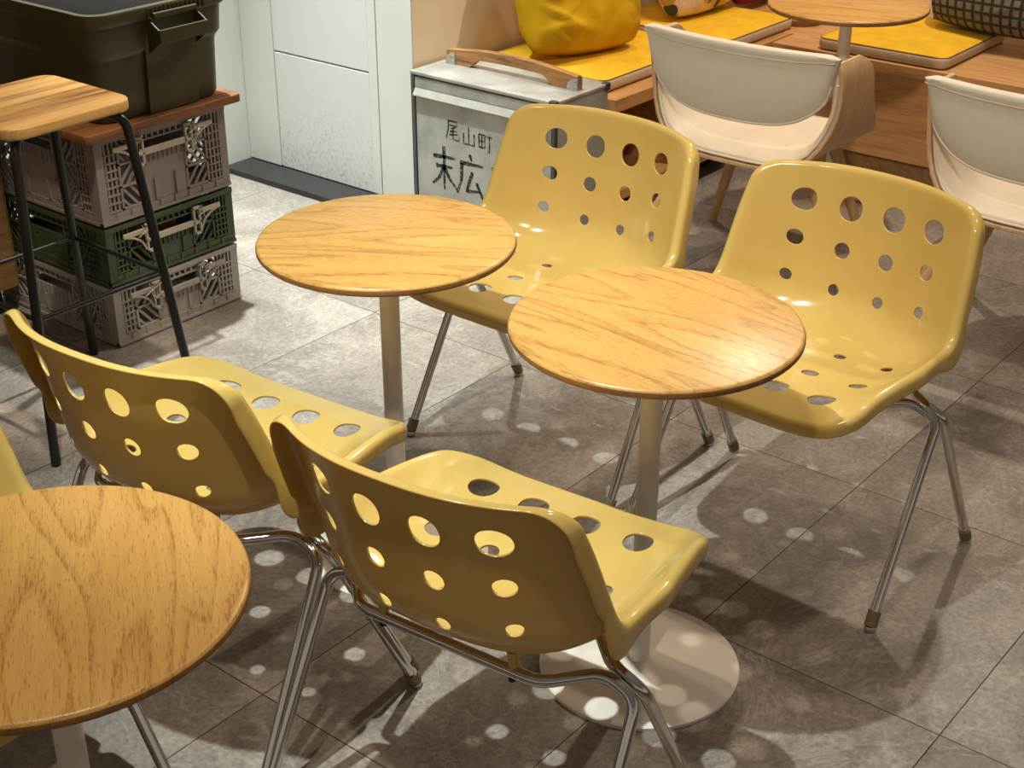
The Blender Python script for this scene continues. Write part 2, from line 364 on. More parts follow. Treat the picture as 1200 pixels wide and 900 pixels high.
def leaf_mat():
    m, nt, b = new_mat('leaf_print_fabric')
    tc = N(nt, 'ShaderNodeTexCoord'); mp = N(nt, 'ShaderNodeMapping'); mp.inputs['Scale'].default_value = (9, 4.5, 1); mp.inputs['Rotation'].default_value = (0,0,.5); lk(nt, tc.outputs['UV'], mp.inputs['Vector'])
    vo = N(nt, 'ShaderNodeTexVoronoi', Scale=1.); lk(nt, mp.outputs[0], vo.inputs['Vector'])
    sp = N(nt, 'ShaderNodeSeparateColor'); lk(nt, vo.outputs['Color'], sp.inputs[0])
    cr = ramp(nt, [(0., rgb(206,178,150)), (.25, rgb(200,160,60)), (.42, rgb(98,124,100)), (.6, rgb(64,66,40)), (.8, rgb(214,190,160))]); cr.color_ramp.interpolation = 'CONSTANT'
    lk(nt, sp.outputs[0], cr.inputs['Fac'])
    lt = N(nt, 'ShaderNodeMath', operation='LESS_THAN'); lt.inputs[1].default_value = .62; lk(nt, vo.outputs['Distance'], lt.inputs[0])
    mx = N(nt, 'ShaderNodeMix', data_type='RGBA'); lk(nt, lt.outputs[0], mx.inputs['Factor']); mx.inputs['A'].default_value = rgb(220,196,170); lk(nt, cr.outputs[0], mx.inputs['B'])
    lk(nt, mx.outputs['Result'], b.inputs['Base Color']); b.inputs['Roughness'].default_value = .85
    return m
M['leaf'] = leaf_mat()

def cobble_mat():
    m, nt, b = new_mat('dark_cobble_weave')
    at = N(nt, 'ShaderNodeUVMap'); mp = N(nt, 'ShaderNodeMapping'); mp.inputs['Scale'].default_value = (19, 14, 1); lk(nt, at.outputs['UV'], mp.inputs['Vector'])
    sp = N(nt, 'ShaderNodeSeparateXYZ'); lk(nt, mp.outputs[0], sp.inputs[0])
    def cellv(s):
        p = N(nt, 'ShaderNodeMath', operation='PINGPONG'); p.inputs[1].default_value = .5; lk(nt, s, p.inputs[0])
        r = N(nt, 'ShaderNodeMapRange'); r.inputs['From Min'].default_value = .07; r.inputs['From Max'].default_value = .20; lk(nt, p.outputs[0], r.inputs['Value']); return r.outputs[0]
    mu = N(nt, 'ShaderNodeMath', operation='MULTIPLY'); lk(nt, cellv(sp.outputs[0]), mu.inputs[0]); lk(nt, cellv(sp.outputs[1]), mu.inputs[1])
    mx = N(nt, 'ShaderNodeMix', data_type='RGBA'); lk(nt, mu.outputs[0], mx.inputs['Factor']); mx.inputs['A'].default_value = rgb(46,42,34); mx.inputs['B'].default_value = rgb(108,106,92)
    lk(nt, mx.outputs['Result'], b.inputs['Base Color']); b.inputs['Roughness'].default_value = .9
    bp = N(nt, 'ShaderNodeBump', Strength=.9, Distance=.008); lk(nt, mu.outputs[0], bp.inputs['Height']); lk(nt, bp.outputs['Normal'], b.inputs['Normal'])
    return m
M['cobble'] = cobble_mat()

# ------------------------------------------------------------------ the setting
bm = bmesh.new(); box(bm, -1.5, 6.6, -2.5, 4.6, -.05, 0)
struct(finish(bm, 'floor', M['floor'], smooth=False))
UW = 3.44
bm = bmesh.new(); box(bm, UW+.012, 3.75, 3.2, 4.06, 0, 2.6)
struct(finish(bm, 'wall_back', M['white_wall'], smooth=False))
bm = bmesh.new(); box(bm, .6, UW+.012, 4.03, 4.2, 0, 2.6)
struct(finish(bm, 'wall_left', M['white_wall'], smooth=False))
bm = bmesh.new(); box(bm, UW, 5.6, 3.202, 3.4, 0, 2.6) if False else box(bm, 3.442, 5.6, 3.196, 3.3, 0, 2.6)
struct(finish(bm, 'wall_beige', M['beige_wall'], smooth=False))
bm = bmesh.new(); box(bm, 5.45, 5.6, -2.5, 3.196, 0, 2.6)
struct(finish(bm, 'wall_right', M['beige_wall'], smooth=False))
# door leaf with its grooves: jamb strip, two panels, stile, post
dr = bpy.data.objects.new('door_1', None); link(dr); dr['kind'] = 'structure'
def dpart(name, v0, v1, z0, z1, off=0., th=.03, mat='door', bev=.0015):
    bm = bmesh.new(); box(bm, UW-off, UW-off+th, v0, v1, z0, z1, bev); return finish(bm, name, M[mat], dr, smooth=False)
dpart('door_jamb', 3.866, 4.028, .022, 2.5, .004, mat='white_wall')
dpart('door_panel', 3.402, 3.862, .022, .441, 0)
dpart('door_panel', 3.402, 3.862, .447, 2.5, 0)
dpart('door_stile', 3.362, 3.400, .022, 2.5, .002, mat='white_wall')
dpart('door_post', 3.197, 3.353, .0, 2.5, .006, mat='white_wall')
bm = bmesh.new(); box(bm, 3.30, UW+.01, 3.36, 4.03, 0, .02, .003)
o = finish(bm, 'trim_1', M['granite'], smooth=False); struct(o)
bm = bmesh.new(); box(bm, 3.47, 3.72, 3.190, 3.196, .0, .43, .001)
struct(finish(bm, 'baseboard_beige', M['beige_wall'], smooth=False))

# ------------------------------------------------------------------ perforated chairs
KC = [(.312,.462),(.232,.4705),(.105,.4495),(-.013,.4415),(-.062,.4445),(-.106,.4575),(-.139,.485),(-.155,.512),(-.172,.596),(-.190,.685),(-.2035,.757)]
KE = [(.305,.486),(.222,.509),(.105,.517),(.020,.517),(-.012,.519),(-.036,.527),(-.051,.547),(-.062,.575),(-.088,.645),(-.111,.705),(-.132,.753)]
ROW_K = [1,2,3,7,8,9]
ROW_R = [.0270,.0175,.0122,.0122,.0175,.0270]
kc = np.array(KC); ke = np.array(KE)
seg = np.linalg.norm(np.diff(kc, axis=0), axis=1); SK = np.concatenate([[0], np.cumsum(seg)]); LS = SK[-1]
def hermite(K, s):
    i = min(max(int(np.searchsorted(SK, s, side='right')-1), 0), len(SK)-2)
    h = SK[i+1]-SK[i]; t = (s-SK[i])/h
    def tan(j):
        if j == 0: return (K[1]-K[0])/(SK[1]-SK[0])
        if j == len(SK)-1: return (K[-1]-K[-2])/(SK[-1]-SK[-2])
        return (K[j+1]-K[j-1])/(SK[j+1]-SK[j-1])
    m0, m1 = tan(i)*h, tan(i+1)*h
    return (2*t**3-3*t**2+1)*K[i]+(t**3-2*t**2+t)*m0+(-2*t**3+3*t**2)*K[i+1]+(t**3-t**2)*m1
def hw(s):
    t = s/LS
    a = .236 + .024*min(1, t/.3) if t < .3 else .260
    if t > .55: a = .260 - .022*((t-.55)/.45)
    return a
def surf(X, s):
    w = hw(s); q = min(1.0, abs(X)/w)
    b = min(1, max(0, (s-SK[3])/(SK[7]-SK[3]))); p = 5*(1-b)+2.5*b
    k = q**p
    y, z = hermite(kc, s)*(1-k) + hermite(ke, s)*k
    return Vector((X, float(y), float(z)))

def make_shell_bm():
    bm = bmesh.new()
    HR = .034; rc = .065
    cols = [-.156,-.052,.052,.156]
    xs = []
    for c in cols: xs += [c-HR, c-HR/2, c, c+HR/2, c+HR]
    xs += [0, -.104, .104]
    W0 = .256
    ex = [.190, .207, .224, .241, W0]
    xs += ex[1:]; xs += [-e for e in ex[1:]]
    xs = sorted(set(round(x, 5) for x in xs))
    rows = [SK[k] for k in ROW_K]
    ss = []
    for r in rows: ss += [r-HR, r-HR/2, r, r+HR/2, r+HR]
    ss += [0, LS]
    ss += [ (rows[0]-HR)*.33, (rows[0]-HR)*.66, LS-(LS-rows[5]-HR)*.33, LS-(LS-rows[5]-HR)*.66]
    for a, b in zip(rows, rows[1:]):
        g0, g1 = a+HR, b-HR
        n = max(1, round((g1-g0)/.02))
        for i in range(1, n): ss.append(g0+(g1-g0)*i/n)
    ss = sorted(ss); S2 = [ss[0]]
    for s in ss[1:]:
        if s-S2[-1] > 1e-4: S2.append(s)
    ss = S2
    def flat(X, s):
        # square corner -> rounded corner
        ax = abs(X); sg = 1 if X >= 0 else -1
        if ax > W0-.06:
            for rc, d in ((.055, -1), (.040, 1)):
                s0 = rc if d < 0 else LS-rc
                if (s-s0)*d > 0 and ax > W0-rc:
                    u = (ax-(W0-rc))/rc; v = (s-s0)*d/rc
                    uu, vv = u*math.sqrt(max(0,1-v*v/2)), v*math.sqrt(max(0,1-u*u/2))
                    return (sg*(W0-rc+uu*rc), s0+d*vv*rc)
        return (X, s)
    def P(f): 
        return surf(f[0]*hw(f[1])/W0, f[1])
    nx, ns = len(xs), len(ss)
    V = {}
    def ci(arr, val): return min(range(len(arr)), key=lambda i: abs(arr[i]-val))
    holes = []
    skip_v = set(); skip_f = set()
    for r, rad in zip(rows, ROW_R):
        j = ci(ss, r)
        for c in cols:
            i = ci(xs, c); holes.append((i, j, c, r, rad))
            for a in range(-1, 2):
                for b in range(-1, 2): skip_v.add((i+a, j+b))
            for a in range(-2, 2):
                for b in range(-2, 2): skip_f.add((i+a, j+b))
    F = {}
    for i in range(nx):
        for j in range(ns):
            if (i, j) in skip_v: continue
            f = flat(xs[i], ss[j]); F[(i, j)] = f; V[(i, j)] = bm.verts.new(P(f))
    for i in range(nx-1):
        for j in range(ns-1):
            if (i, j) in skip_f: continue
            bm.faces.new((V[(i,j)], V[(i,j+1)], V[(i+1,j+1)], V[(i+1,j)]))
    for i, j, c, r, rad in holes:
        ring = [(i+a, j-2) for a in range(-2, 2)] + [(i+2, j+b) for b in range(-2, 2)] + [(i-a, j+2) for a in range(-2, 2)] + [(i-2, j-b) for b in range(-2, 2)]
        prev = [V[k] for k in ring]
        for rr in (rad+.0045, rad+.0012, rad):
            cur = []
            for k in ring:
                dx, dy = xs[k[0]]-c, ss[k[1]]-r; a = math.atan2(dy, dx)
                f = flat(c+rr*math.cos(a), r+rr*math.sin(a)); v = bm.verts.new(P(f))
                cur.append(v)
            n = len(ring)
            for k in range(n):
                bm.faces.new((prev[k], prev[(k+1)%n], cur[(k+1)%n], cur[k])[::-1])
            prev = cur
    # flange around the outline
    loop = [(i, 0) for i in range(nx-1)] + [(nx-1, j) for j in range(ns-1)] + [(i, ns-1) for i in range(nx-1, 0, -1)] + [(0, j) for j in range(ns-1, 0, -1)]
    prev = [V[k] for k in loop]; n = len(loop)
    info = []
    eps = 1e-3
    for k in range(n):
        f0 = F[loop[k-1]]; f1 = F[loop[(k+1)%n]]; f = F[loop[k]]
        tx, ty = f1[0]-f0[0], f1[1]-f0[1]; l = math.hypot(tx, ty); ox, oy = ty/l, -tx/l
        p1 = P((f[0]-ox*eps, f[1]-oy*eps)); p0 = P(f); O = (p0-p1).normalized()
        s = min(max(f[1], .001), LS-.001); K = ke
        side = ox*ox
        a = hermite(ke, max(0, s-.01)); b_ = hermite(ke, min(LS, s+.01)); ac = hermite(kc, max(0, s-.01)); bc = hermite(kc, min(LS, s+.01))
        t = (b_-a)*side + (bc-ac)*(1-side); t = t/np.linalg.norm(t)
        D = -Vector((0, float(t[1]), float(-t[0]))).normalized()
        bend = math.exp(-((s-SK[5])/.040)**2)
        ws = .020 + .026*bend
        if s > SK[7]: ws = .028 + .018*bend - .010*max(0, (s-SK[9])/(LS-SK[9]))
        we = .016 if oy < 0 else .007
        info.append((p0, O, D, ws*side + we*(1-side)))
    R = .013; steps = 4
    pos = [i_[0].copy() for i_ in info]
    def ring_add(pos):
        cur = [bm.verts.new(p) for p in pos]
        for k in range(n):
            bm.faces.new((prev[k], prev[(k+1)%n], cur[(k+1)%n], cur[k])[::-1])
        return cur
    for st in range(steps):
        for k, (p0, O, D, w) in enumerate(info):
            ang = O.angle(D); d = O.slerp(D, (st+.5)/steps)
            pos[k] = pos[k] + d*(R*ang/steps)
        prev = ring_add(pos)
    for st in range(2):
        for k, (p0, O, D, w) in enumerate(info): pos[k] = pos[k] + D*(w/2)
        prev = ring_add(pos)
    return bm

def perforated_chair(label):
    t = thing('perforated_chair', label, 'chair', group=None)
    bm = make_shell_bm()
    bmesh.ops.recalc_face_normals(bm, faces=bm.faces[:])
    # make normals face the sitter
    bm.faces.ensure_lookup_table()
    cf = min(bm.faces, key=lambda f: (f.calc_center_median()-Vector((0,.16,.455))).length)
    if cf.normal.z < 0: bmesh.ops.reverse_faces(bm, faces=bm.faces[:])
    me = bpy.data.meshes.new('shell'); bm.to_mesh(me); bm.free(); me.materials.append(M['shell'])
    for p in me.polygons: p.use_smooth = True
    sh = bpy.data.objects.new('shell', me); link(sh); sh.parent = t
    so = sh.modifiers.new('Solidify', 'SOLIDIFY'); so.thickness = .0045; so.offset = -1
    su = sh.modifiers.new('Subdivision', 'SUBSURF'); su.levels = 1; su.render_levels = 2
    for sgn in (1, -1):
        half = [(.297, sgn*.205, .022), (.288, sgn*.011, .385), (.232, sgn*.012, .409), (.165, sgn*.082, .409)]
        pts = half + [(-x, y, z) for x, y, z in half[::-1]]
        bm = bmesh.new(); tube(bm, fillet(pts, [.040, .05, .05, .05, .05, .040]), .0102, 16)
        lf = finish(bm, 'leg_frame', M['chrome'], t)
        for sx in (1, -1):
            a = Vector((sx*.297, sgn*.205, .022)); b = Vector((sx*.288, sgn*.011, .385)); d = (b-a).normalized()
            q = a - d*.012
            bm = bmesh.new(); 
            tube(bm, [q, q+d*.002, q+d*.022, q+d*.030, q+d*.031], .013, 16, rfun=None)
            rf = finish(bm, 'rubber_foot', M['rubber'], lf)
            bm = bmesh.new(); lathe(bm, [(.007,.0), (.0115,.002), (.0118,.010), (.010,.013)], 18, (q.x, q.y)); 
            finish(bm, 'foot_glide', M['steel_glide'], lf)
    for sx in (1, -1):
        for sy in (1, -1):
            bm = bmesh.new(); lathe(bm, [(.008,.412), (.008,.43), (.011,.441 if sy > 0 else .447)], 14, (sx*.12, sy*.08)); finish(bm, 'mounting_boss', M['shell'], t)
            bm = bmesh.new(); lathe(bm, [(.004,.392), (.006,.394), (.006,.402)], 10, (sx*.12, sy*.083)); finish(bm, 'frame_bolt', M['black_plastic'], t)
    return t

chairs = [
 ((1.364, 1.814), 4.77, 'yellow perforated plastic chair seen from behind, pushed to the far left round table, beside the taupe-legged stool side'),
 ((1.392, 1.195), 5.03, ''), ((2.489, 1.868), 179.88, ''), ((2.486, 1.215), 178.06, ''), ((.79, 1.80), -90, '')]
clabels = [
 'yellow perforated chair seen from behind, nearest the black bar stool',
 'yellow perforated chair seen from behind at the front centre, over a round white base',
 'yellow perforated chair facing us in front of the metal box with black writing',
 'yellow perforated chair facing us on the right, in front of the two cream chairs',
 'yellow perforated chair mostly hidden under the table at the left edge']
proto = None
for i, ((u, v), yaw, _) in enumerate(chairs):
    if proto is None: o = proto = perforated_chair('')
    else: o = copy_tree(proto)
    # local +Y is the way the sitter faces; local X is the sitter's right
    o.location = (u, v, 0); o.rotation_euler = (0, 0, math.radians(yaw)-PI/2)
    o['label'] = clabels[i]; o['category'] = 'chair'; o['group'] = 'yellow perforated chairs round the tables'

# ------------------------------------------------------------------ round tables
def round_table(label):
    t = thing('round_table', label, 'table')
    H = .72; R = .25
    bm = bmesh.new()
    lathe(bm, [(R-.0035, H-.004+.001), (R-.006, H)], 96, cap=False)
    bm.free(); bm = bmesh.new()
    lathe(bm, [(R-.020, H-.019), (R-.004, H-.0165), (R, H-.012), (R, H-.0065), (R-.0018, H-.002), (R-.006, H)], 96)
    top = finish(bm, 'tabletop', M['oak'], t, angle=50)
    bm = bmesh.new(); lathe(bm, [(R-.0192, H-.0192), (R-.0036, H-.0169), (R+.0004, H-.0122), (R+.0004, H-.0068), (R-.0004, H-.0050)], 96, cap=False)
    ed = finish(bm, 'edge_band', M['oak_edge'], top); 
    bm = bmesh.new(); lathe(bm, [(.0195, .01), (.0195, H-.024)], 32); finish(bm, 'pole', M['cream_metal'], t)
    bm = bmesh.new(); lathe(bm, [(.09, H-.032), (.10, H-.030), (.10, H-.022)], 40); finish(bm, 'top_plate', M['cream_metal'], t)
    bm = bmesh.new(); lathe(bm, [(.19, 0), (.19, .006), (.186, .0085), (.06, .012), (.03, .016), (.022, .020)], 80); finish(bm, 'base', M['cream_metal'], t, angle=50)
    return t
tabs = [((1.888,1.839), -51-6, 'round oak table standing in front of the metal box with black writing'),
        ((1.889,1.218), -94, 'round oak table in the middle, above the yellow chair with its back to us'),
        ((.778,1.364), -126, 'round oak table cut off by the left edge at the bottom'),
        ((4.25,2.085), -75, 'round oak table at the top edge in front of the cream chair, by the bench'),
        ((4.395,1.18), -75, 'round table showing only its white base at the right edge of the picture')]
tp = None
for (u, v), g, lab in tabs:
    if tp is None: o = tp = round_table('')
    else: o = copy_tree(tp)
    o.location = (u, v, 0); o.rotation_euler = (0,0,math.radians(g)); o['label'] = lab; o['category'] = 'table'; o['group'] = 'round pedestal tables'

# ------------------------------------------------------------------ benches
b1 = thing('bench', 'oak bench seat running along the beige wall, with open shelf under it', 'bench', (0,0,0))
bm = bmesh.new(); box(bm, 3.735, 4.86, 2.60, 3.19, .385, .43, .003); finish(bm, 'seat_board', M['bench_wood'], b1, smooth=False)
for u in (3.735, 4.12, 4.49, 4.825):
    bm = bmesh.new(); box(bm, u, u+.02, 2.64, 3.17, .11, .385, .001); finish(bm, 'divider', M['bench_wood'], b1, smooth=False)
bm = bmesh.new(); box(bm, 3.735, 4.86, 2.61, 3.17, .075, .11, .002); finish(bm, 'bottom_shelf', M['bench_wood'], b1, smooth=False)
bm = bmesh.new(); box(bm, 3.74, 4.86, 3.172, 3.19, .0, .385); finish(bm, 'back_panel', M['bench_wood'], b1, smooth=False)
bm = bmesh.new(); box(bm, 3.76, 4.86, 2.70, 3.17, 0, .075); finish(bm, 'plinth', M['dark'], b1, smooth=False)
b2 = thing('bench', 'oak bench with a closed front panel on the right, behind the cream chairs', 'bench', (0,0,0))
bm = bmesh.new(); box(bm, 4.70, 5.44, -.6, 2.59, .39, .43, .003); box(bm, 4.862, 5.44, 2.5885, 3.188, .39, .43, .003); finish(bm, 'seat_board', M['bench_wood_y'], b2, smooth=False)
bm = bmesh.new(); box(bm, 4.72, 4.74, -.6, 2.58, .085, .39, .001); finish(bm, 'front_panel', M['bench_wood_y'], b2, smooth=False)
bm = bmesh.new(); box(bm, 4.745, 4.765, -.6, 2.58, 0, .085); finish(bm, 'plinth', M['cab_wood'], b2, smooth=False)
for b in (b1, b2): b['group'] = 'oak benches round the corner'

def seat_cushion(label, x0, x1, y0, y1, z0=.432, th=.042):
    t = thing('seat_cushion', label, 'cushion', ((x0+x1)/2, (y0+y1)/2, z0), 0, 'mustard seat cushions on the benches')
    a, b = (x1-x0)/2, (y1-y0)/2
    bm = bmesh.new(); rprism(bm, -a, a, -b, b, 0, th, .035, .014, 6, 4); finish(bm, 'side_band', M['beige_fabric'], t, angle=60)
    bm = bmesh.new()
    L = []
    for k, z in ((.007, th-.006), (.006, th-.0015), (.010, th+.001), (.05, th+.005), (.12, th+.008)):
        L.append([(x, y, z) for x, y in rrect(-a+k, a-k, -b+k, b-k, max(.034-k*.6, .01), 6)])
    loft(bm, L, False, True); finish(bm, 'top_panel', M['yellow_fabric'], t, angle=60)
    bm = bmesh.new(); tube(bm, [(x, y, th-.003) for x, y in rrect(-a+.0045, a-.0045, -b+.0045, b-.0045, .033, 6)]+[(a-.0045, b-.04, th-.003)], .0022, 6)
    finish(bm, 'piping', M['piping'], t)
    return t
seat_cushion('mustard seat cushion under the plump yellow pillow, beside the metal box', 3.76, 4.40, 2.665, 3.18)
seat_cushion('mustard seat cushion under the leaf-print pillow', 4.46, 4.935, 2.63, 3.18)
seat_cushion('mustard seat cushion on the right bench, half under the dark nubbly pillow', 4.71, 5.24, 1.93, 2.42)

def pillow(name, label, cat, w, h, t, mat, M4, seed=0, wr=.012, rc_=.10, fold=None, puff=.5):
    """plump pillow in local X (width) Z (height), thickness along Y"""
    n = 44; bm = bmesh.new(); uvl = bm.loops.layers.uv.new('UVMap')
    grid = {}
    for side in (1, -1):
        for i in range(n+1):
            for j in range(n+1):
                x = -1+2*i/n; z = -1+2*j/n
                edge = i in (0, n) or j in (0, n)
                if edge and side == -1: grid[(side,i,j)] = grid[(1,i,j)]; continue
                # pinched outline: sides bow in, corners stick out
                X = x*(1-rc_*z*z*abs(x)); Z = z*(1-rc_*x*x*abs(z))
                prof = (max(0,1-x**4))**puff*(max(0,1-z**4))**puff
                y = side*t/2*prof
                p = Vector((X*w/2, 0, Z*h/2))
                q = Vector((X*2.2+seed, Z*2.2, side*3.))
                f = mnoise.fractal(q*1.3, .8, 2.1, 4)
                ridge = 1-abs(mnoise.noise(Vector((X*.8+seed*2+Z*.4, Z*3.2+X*1.1+seed, side*2))))*2
                y += side*wr*(f*.45+max(0, ridge-.62)*2.2)*prof
                p.y = y
                grid[(side,i,j)] = bm.verts.new(p)
    for side in (1, -1):
        for i in range(n):
            for j in range(n):
                a = [grid[(side,i,j)], grid[(side,i+1,j)], grid[(side,i+1,j+1)], grid[(side,i,j+1)]]
                uv = [(i/n,j/n), ((i+1)/n,j/n), ((i+1)/n,(j+1)/n), (i/n,(j+1)/n)]
                if side == 1: a = a[::-1]; uv = uv[::-1]
                f = bm.faces.new(a)
                for l, c in zip(f.loops, uv): l[uvl].uv = c
    if fold: 
        for v in bm.verts: v.co = fold(v.co)
    o = finish(bm, name, mat, None, angle=180)
    o.matrix_world = M4
    o['label'] = label; o['category'] = cat
    return o
def place(loc, rz=0, tilt=0, roll=0):
    return Matrix.Translation(loc) @ Matrix.Rotation(rz, 4, 'Z') @ Matrix.Rotation(tilt, 4, 'X') @ Matrix.Rotation(roll, 4, 'Y')
pillow('throw_pillow', 'plump wrinkled mustard velvet pillow leaning on the beige wall', 'pillow', .48, .48, .21, M['velvet'], place((3.985, 2.955, .718), math.radians(-14), math.radians(-19), math.radians(3)), 1.3, .022)
pillow('throw_pillow', 'pale pillow with green and yellow leaf print at the top edge', 'pillow', .46, .44, .18, M['leaf'], place((4.735, 2.965, .699), math.radians(-4), math.radians(-17), math.radians(-2)), 4.1, .012)
pillow('throw_pillow', 'dark grey nubbly checked pillow at the top right on the bench', 'pillow', .66, .44, .24, M['cobble'], place((5.14, 1.86, .699), math.radians(90), math.radians(14), 0), 7.7, .006)
pillow('throw_pillow', 'dark red cushion just showing at the top edge in the bench corner', 'pillow', .50, .30, .14, M['red_fabric'], place((5.235, 2.965, .592), 0, math.radians(-14), 0), 9.2, .006)

# low round side table in the bench corner
lt = thing('side_table', 'low round wooden table tucked into the bench corner under the oak table', 'table', (5.045, 2.68, .432))
bm = bmesh.new(); lathe(bm, [(.100,.0), (.103,.003), (.103,.022), (.100,.026)], 64); finish(bm, 'tabletop', M['oak'], lt)
bm = bmesh.new(); lathe(bm, [(.1033,.002), (.1036,.003), (.1036,.021), (.1033,.022)], 64, cap=False); finish(bm, 'edge_band', M['oak_edge'], lt)

# ------------------------------------------------------------------ cream armchairs
def cream_chair(label):
    """local +X is the way the sitter faces, origin under the seat centre; Y to the sitter's left"""
    t = thing('armchair', label, 'chair', group='cream armchairs facing the right bench')
    # one bent sheet: seat bottom curling up into both arms (y, z, rear x, front x)
    PR = [(0,.402,-.266,.245),(.06,.402,-.266,.245),(.12,.404,-.264,.240),(.17,.412,-.260,.225),(.21,.428,-.254,.195),(.243,.455,-.246,.150),(.268,.490,-.236,.095),(.286,.530,-.226,.045),(.298,.575,-.218,.005),(.304,.620,-.216,-.020),(.306,.665,-.222,-.034),(.305,.695,-.230,-.052),(.301,.715,-.236,-.078),(.294,.730,-.240,-.115)]
    full = [(-y, z, a, b) for y, z, a, b in PR[:0:-1]] + PR
    def nrm(i):
        a = full[max(i-1,0)]; b = full[min(i+1,len(full)-1)]; dy, dz = b[0]-a[0], b[1]-a[1]; l = math.hypot(dy, dz)
        return -dz/l, dy/l          # towards the sitter
    def sheet(bm, idx, off0, off1, ins, bulge=0., nx=14):
        grid = []
        for i in idx:
            y, z, xr, xf = full[i]; ny, nz = nrm(i); row = []
            for k in range(nx+1):
                t_ = k/nx; row.append((xr+ins+(xf-xr-2*ins)*t_, y, z, ny, nz, t_))
            grid.append(row)
        n0 = len(grid); loops = []
        for gi, row in enumerate(grid):
            e = 1-abs(2*gi/(n0-1)-1)**4
            lo = [(x, y+ny*off0, z+nz*off0) for x, y, z, ny, nz, t_ in row]
            hi = []
            for x, y, z, ny, nz, t_ in row[::-1]:
                q = off1 + bulge*e*(1-abs(2*t_-1)**4) 
                hi.append((x, y+ny*q, z+nz*q))
            loops.append(lo+hi)
        loft(bm, loops)
    bm = bmesh.new(); sheet(bm, range(len(full)), -.006, .006, 0)
    ob = finish(bm, 'bent_shell', M['ply'], t, angle=50)
    bv = ob.modifiers.new('Bevel', 'BEVEL'); bv.width = .003; bv.segments = 2; bv.limit_method = 'ANGLE'; bv.angle_limit = math.radians(60)
    bm = bmesh.new(); sheet(bm, range(3, len(full)-3), .0065, .022, .008, .022)
    ob = finish(bm, 'seat_pad', M['cream_leather'], t, angle=80)
    bv = ob.modifiers.new('Bevel', 'BEVEL'); bv.width = .008; bv.segments = 4; bv.limit_method = 'ANGLE'; bv.angle_limit = math.radians(60)
    bm = bmesh.new(); pts = []
    for i in range(3, len(full)-3):
        y, z, xr, xf = full[i]; ny, nz = nrm(i); pts.append((xr+.007, y+ny*.013, z+nz*.013))
    tube(bm, pts, .0032, 8); finish(bm, 'seat_piping', M['cream_back'], t)
    # backrest: a shallow curved panel joining the two arms
    m, kz = 44, 14
    def bpt(e, f):
        a = abs(e); zt = .757 - .010*max(0,a-.90)/.10; zb = .527 + .030*a**2 + .085*a**5 + .05*max(0,(a-.93)/.07)**2
        h = f
        y = e*(.312 - .020*(1-f)); x = -.290 + .040*a**2.2 + .022*(1-f) - .006*math.sin(PI*f)
        return x, y, zb+(zt-zb)*f
    prof = [(.0,.0,-1),(.0,.03,-1),(.0,.10,-1),(.0,.25,-1),(.0,.45,-1),(.0,.65,-1),(.0,.80,-1),(-.002,.86,-1),(-.007,.92,-1),(-.009,.97,-1)]
    bm = bmesh.new(); L = []
    for i in range(m+1):
        e = -1+2*i/m; lp = []
        ed = 1-.6*max(0,(abs(e)-.94)/.06)**2
        for f, b_ in ((0,.004),(.02,.011),(.08,.014),(.25,.015),(.45,.015),(.65,.014),(.80,.015),(.87,.018),(.93,.023),(.975,.024),(1.0,.016)):
            x, y, z = bpt(e, f); lp.append((x-b_*ed, y*(1+.0), z))
        for f, b_ in ((1.004,.004),(.99,-.010),(.93,-.020),(.8,-.025),(.55,-.028),(.3,-.026),(.1,-.020),(.02,-.010)):
            x, y, z = bpt(e, f); lp.append((x-b_*ed, y, z))
        L.append(lp)
    loft(bm, L); finish(bm, 'backrest', M['cream_back'], t, angle=70)
    bm = bmesh.new(); p1 = []
    for i in range(m+1):
        e = (-1+2*i/m)*.985; x, y, z = bpt(e, .875); p1.append((x-.0185, y, z))
    tube(bm, p1, .0022, 8); finish(bm, 'top_seam', M['cream_leather'], t)
    bm = bmesh.new(); p2 = []
    for i in range(m+1):
        e = (-1+2*i/m)*.985; x, y, z = bpt(e, .03); p2.append((x-.011, y, z))
    tube(bm, p2, .0042, 8); finish(bm, 'lower_piping', M['cream_leather'], t)
    # legs
    for tx, ty, fx, fy in ((.14,.19,.225,.33),(.20,-.085,.34,-.165),(-.03,-.13,-.06,-.30),(-.185,.165,-.34,.33)):
        b = Vector((fx, fy, 0)); a = Vector((tx, ty, .378))
        bm = bmesh.new(); tube(bm, [a, a.lerp(b, .35), a.lerp(b, .7), b], .018, 18, rfun=lambda q: .021-.0085*q); lg = finish(bm, 'leg', M['beech'], t)
        bm = bmesh.new(); tube(bm, [a+Vector((0,0,.012)), a, a.lerp(b, .055)], .0225, 18); finish(bm, 'leg_collar', M['black_plastic'], lg)
    bm = bmesh.new(); box(bm, -.16, .20, -.10, .15, .376, .392); finish(bm, 'under_frame', M['black_plastic'], t)
    return t
c1 = cream_chair('cream armchair with bent wooden arms at the top centre, behind the two yellow chairs')
c1.location = (3.775, 2.045, 0)
c2 = copy_tree(c1); c2.location = (3.765, 1.175, 0); c2['label'] = 'cream armchair cut off by the right edge of the picture'

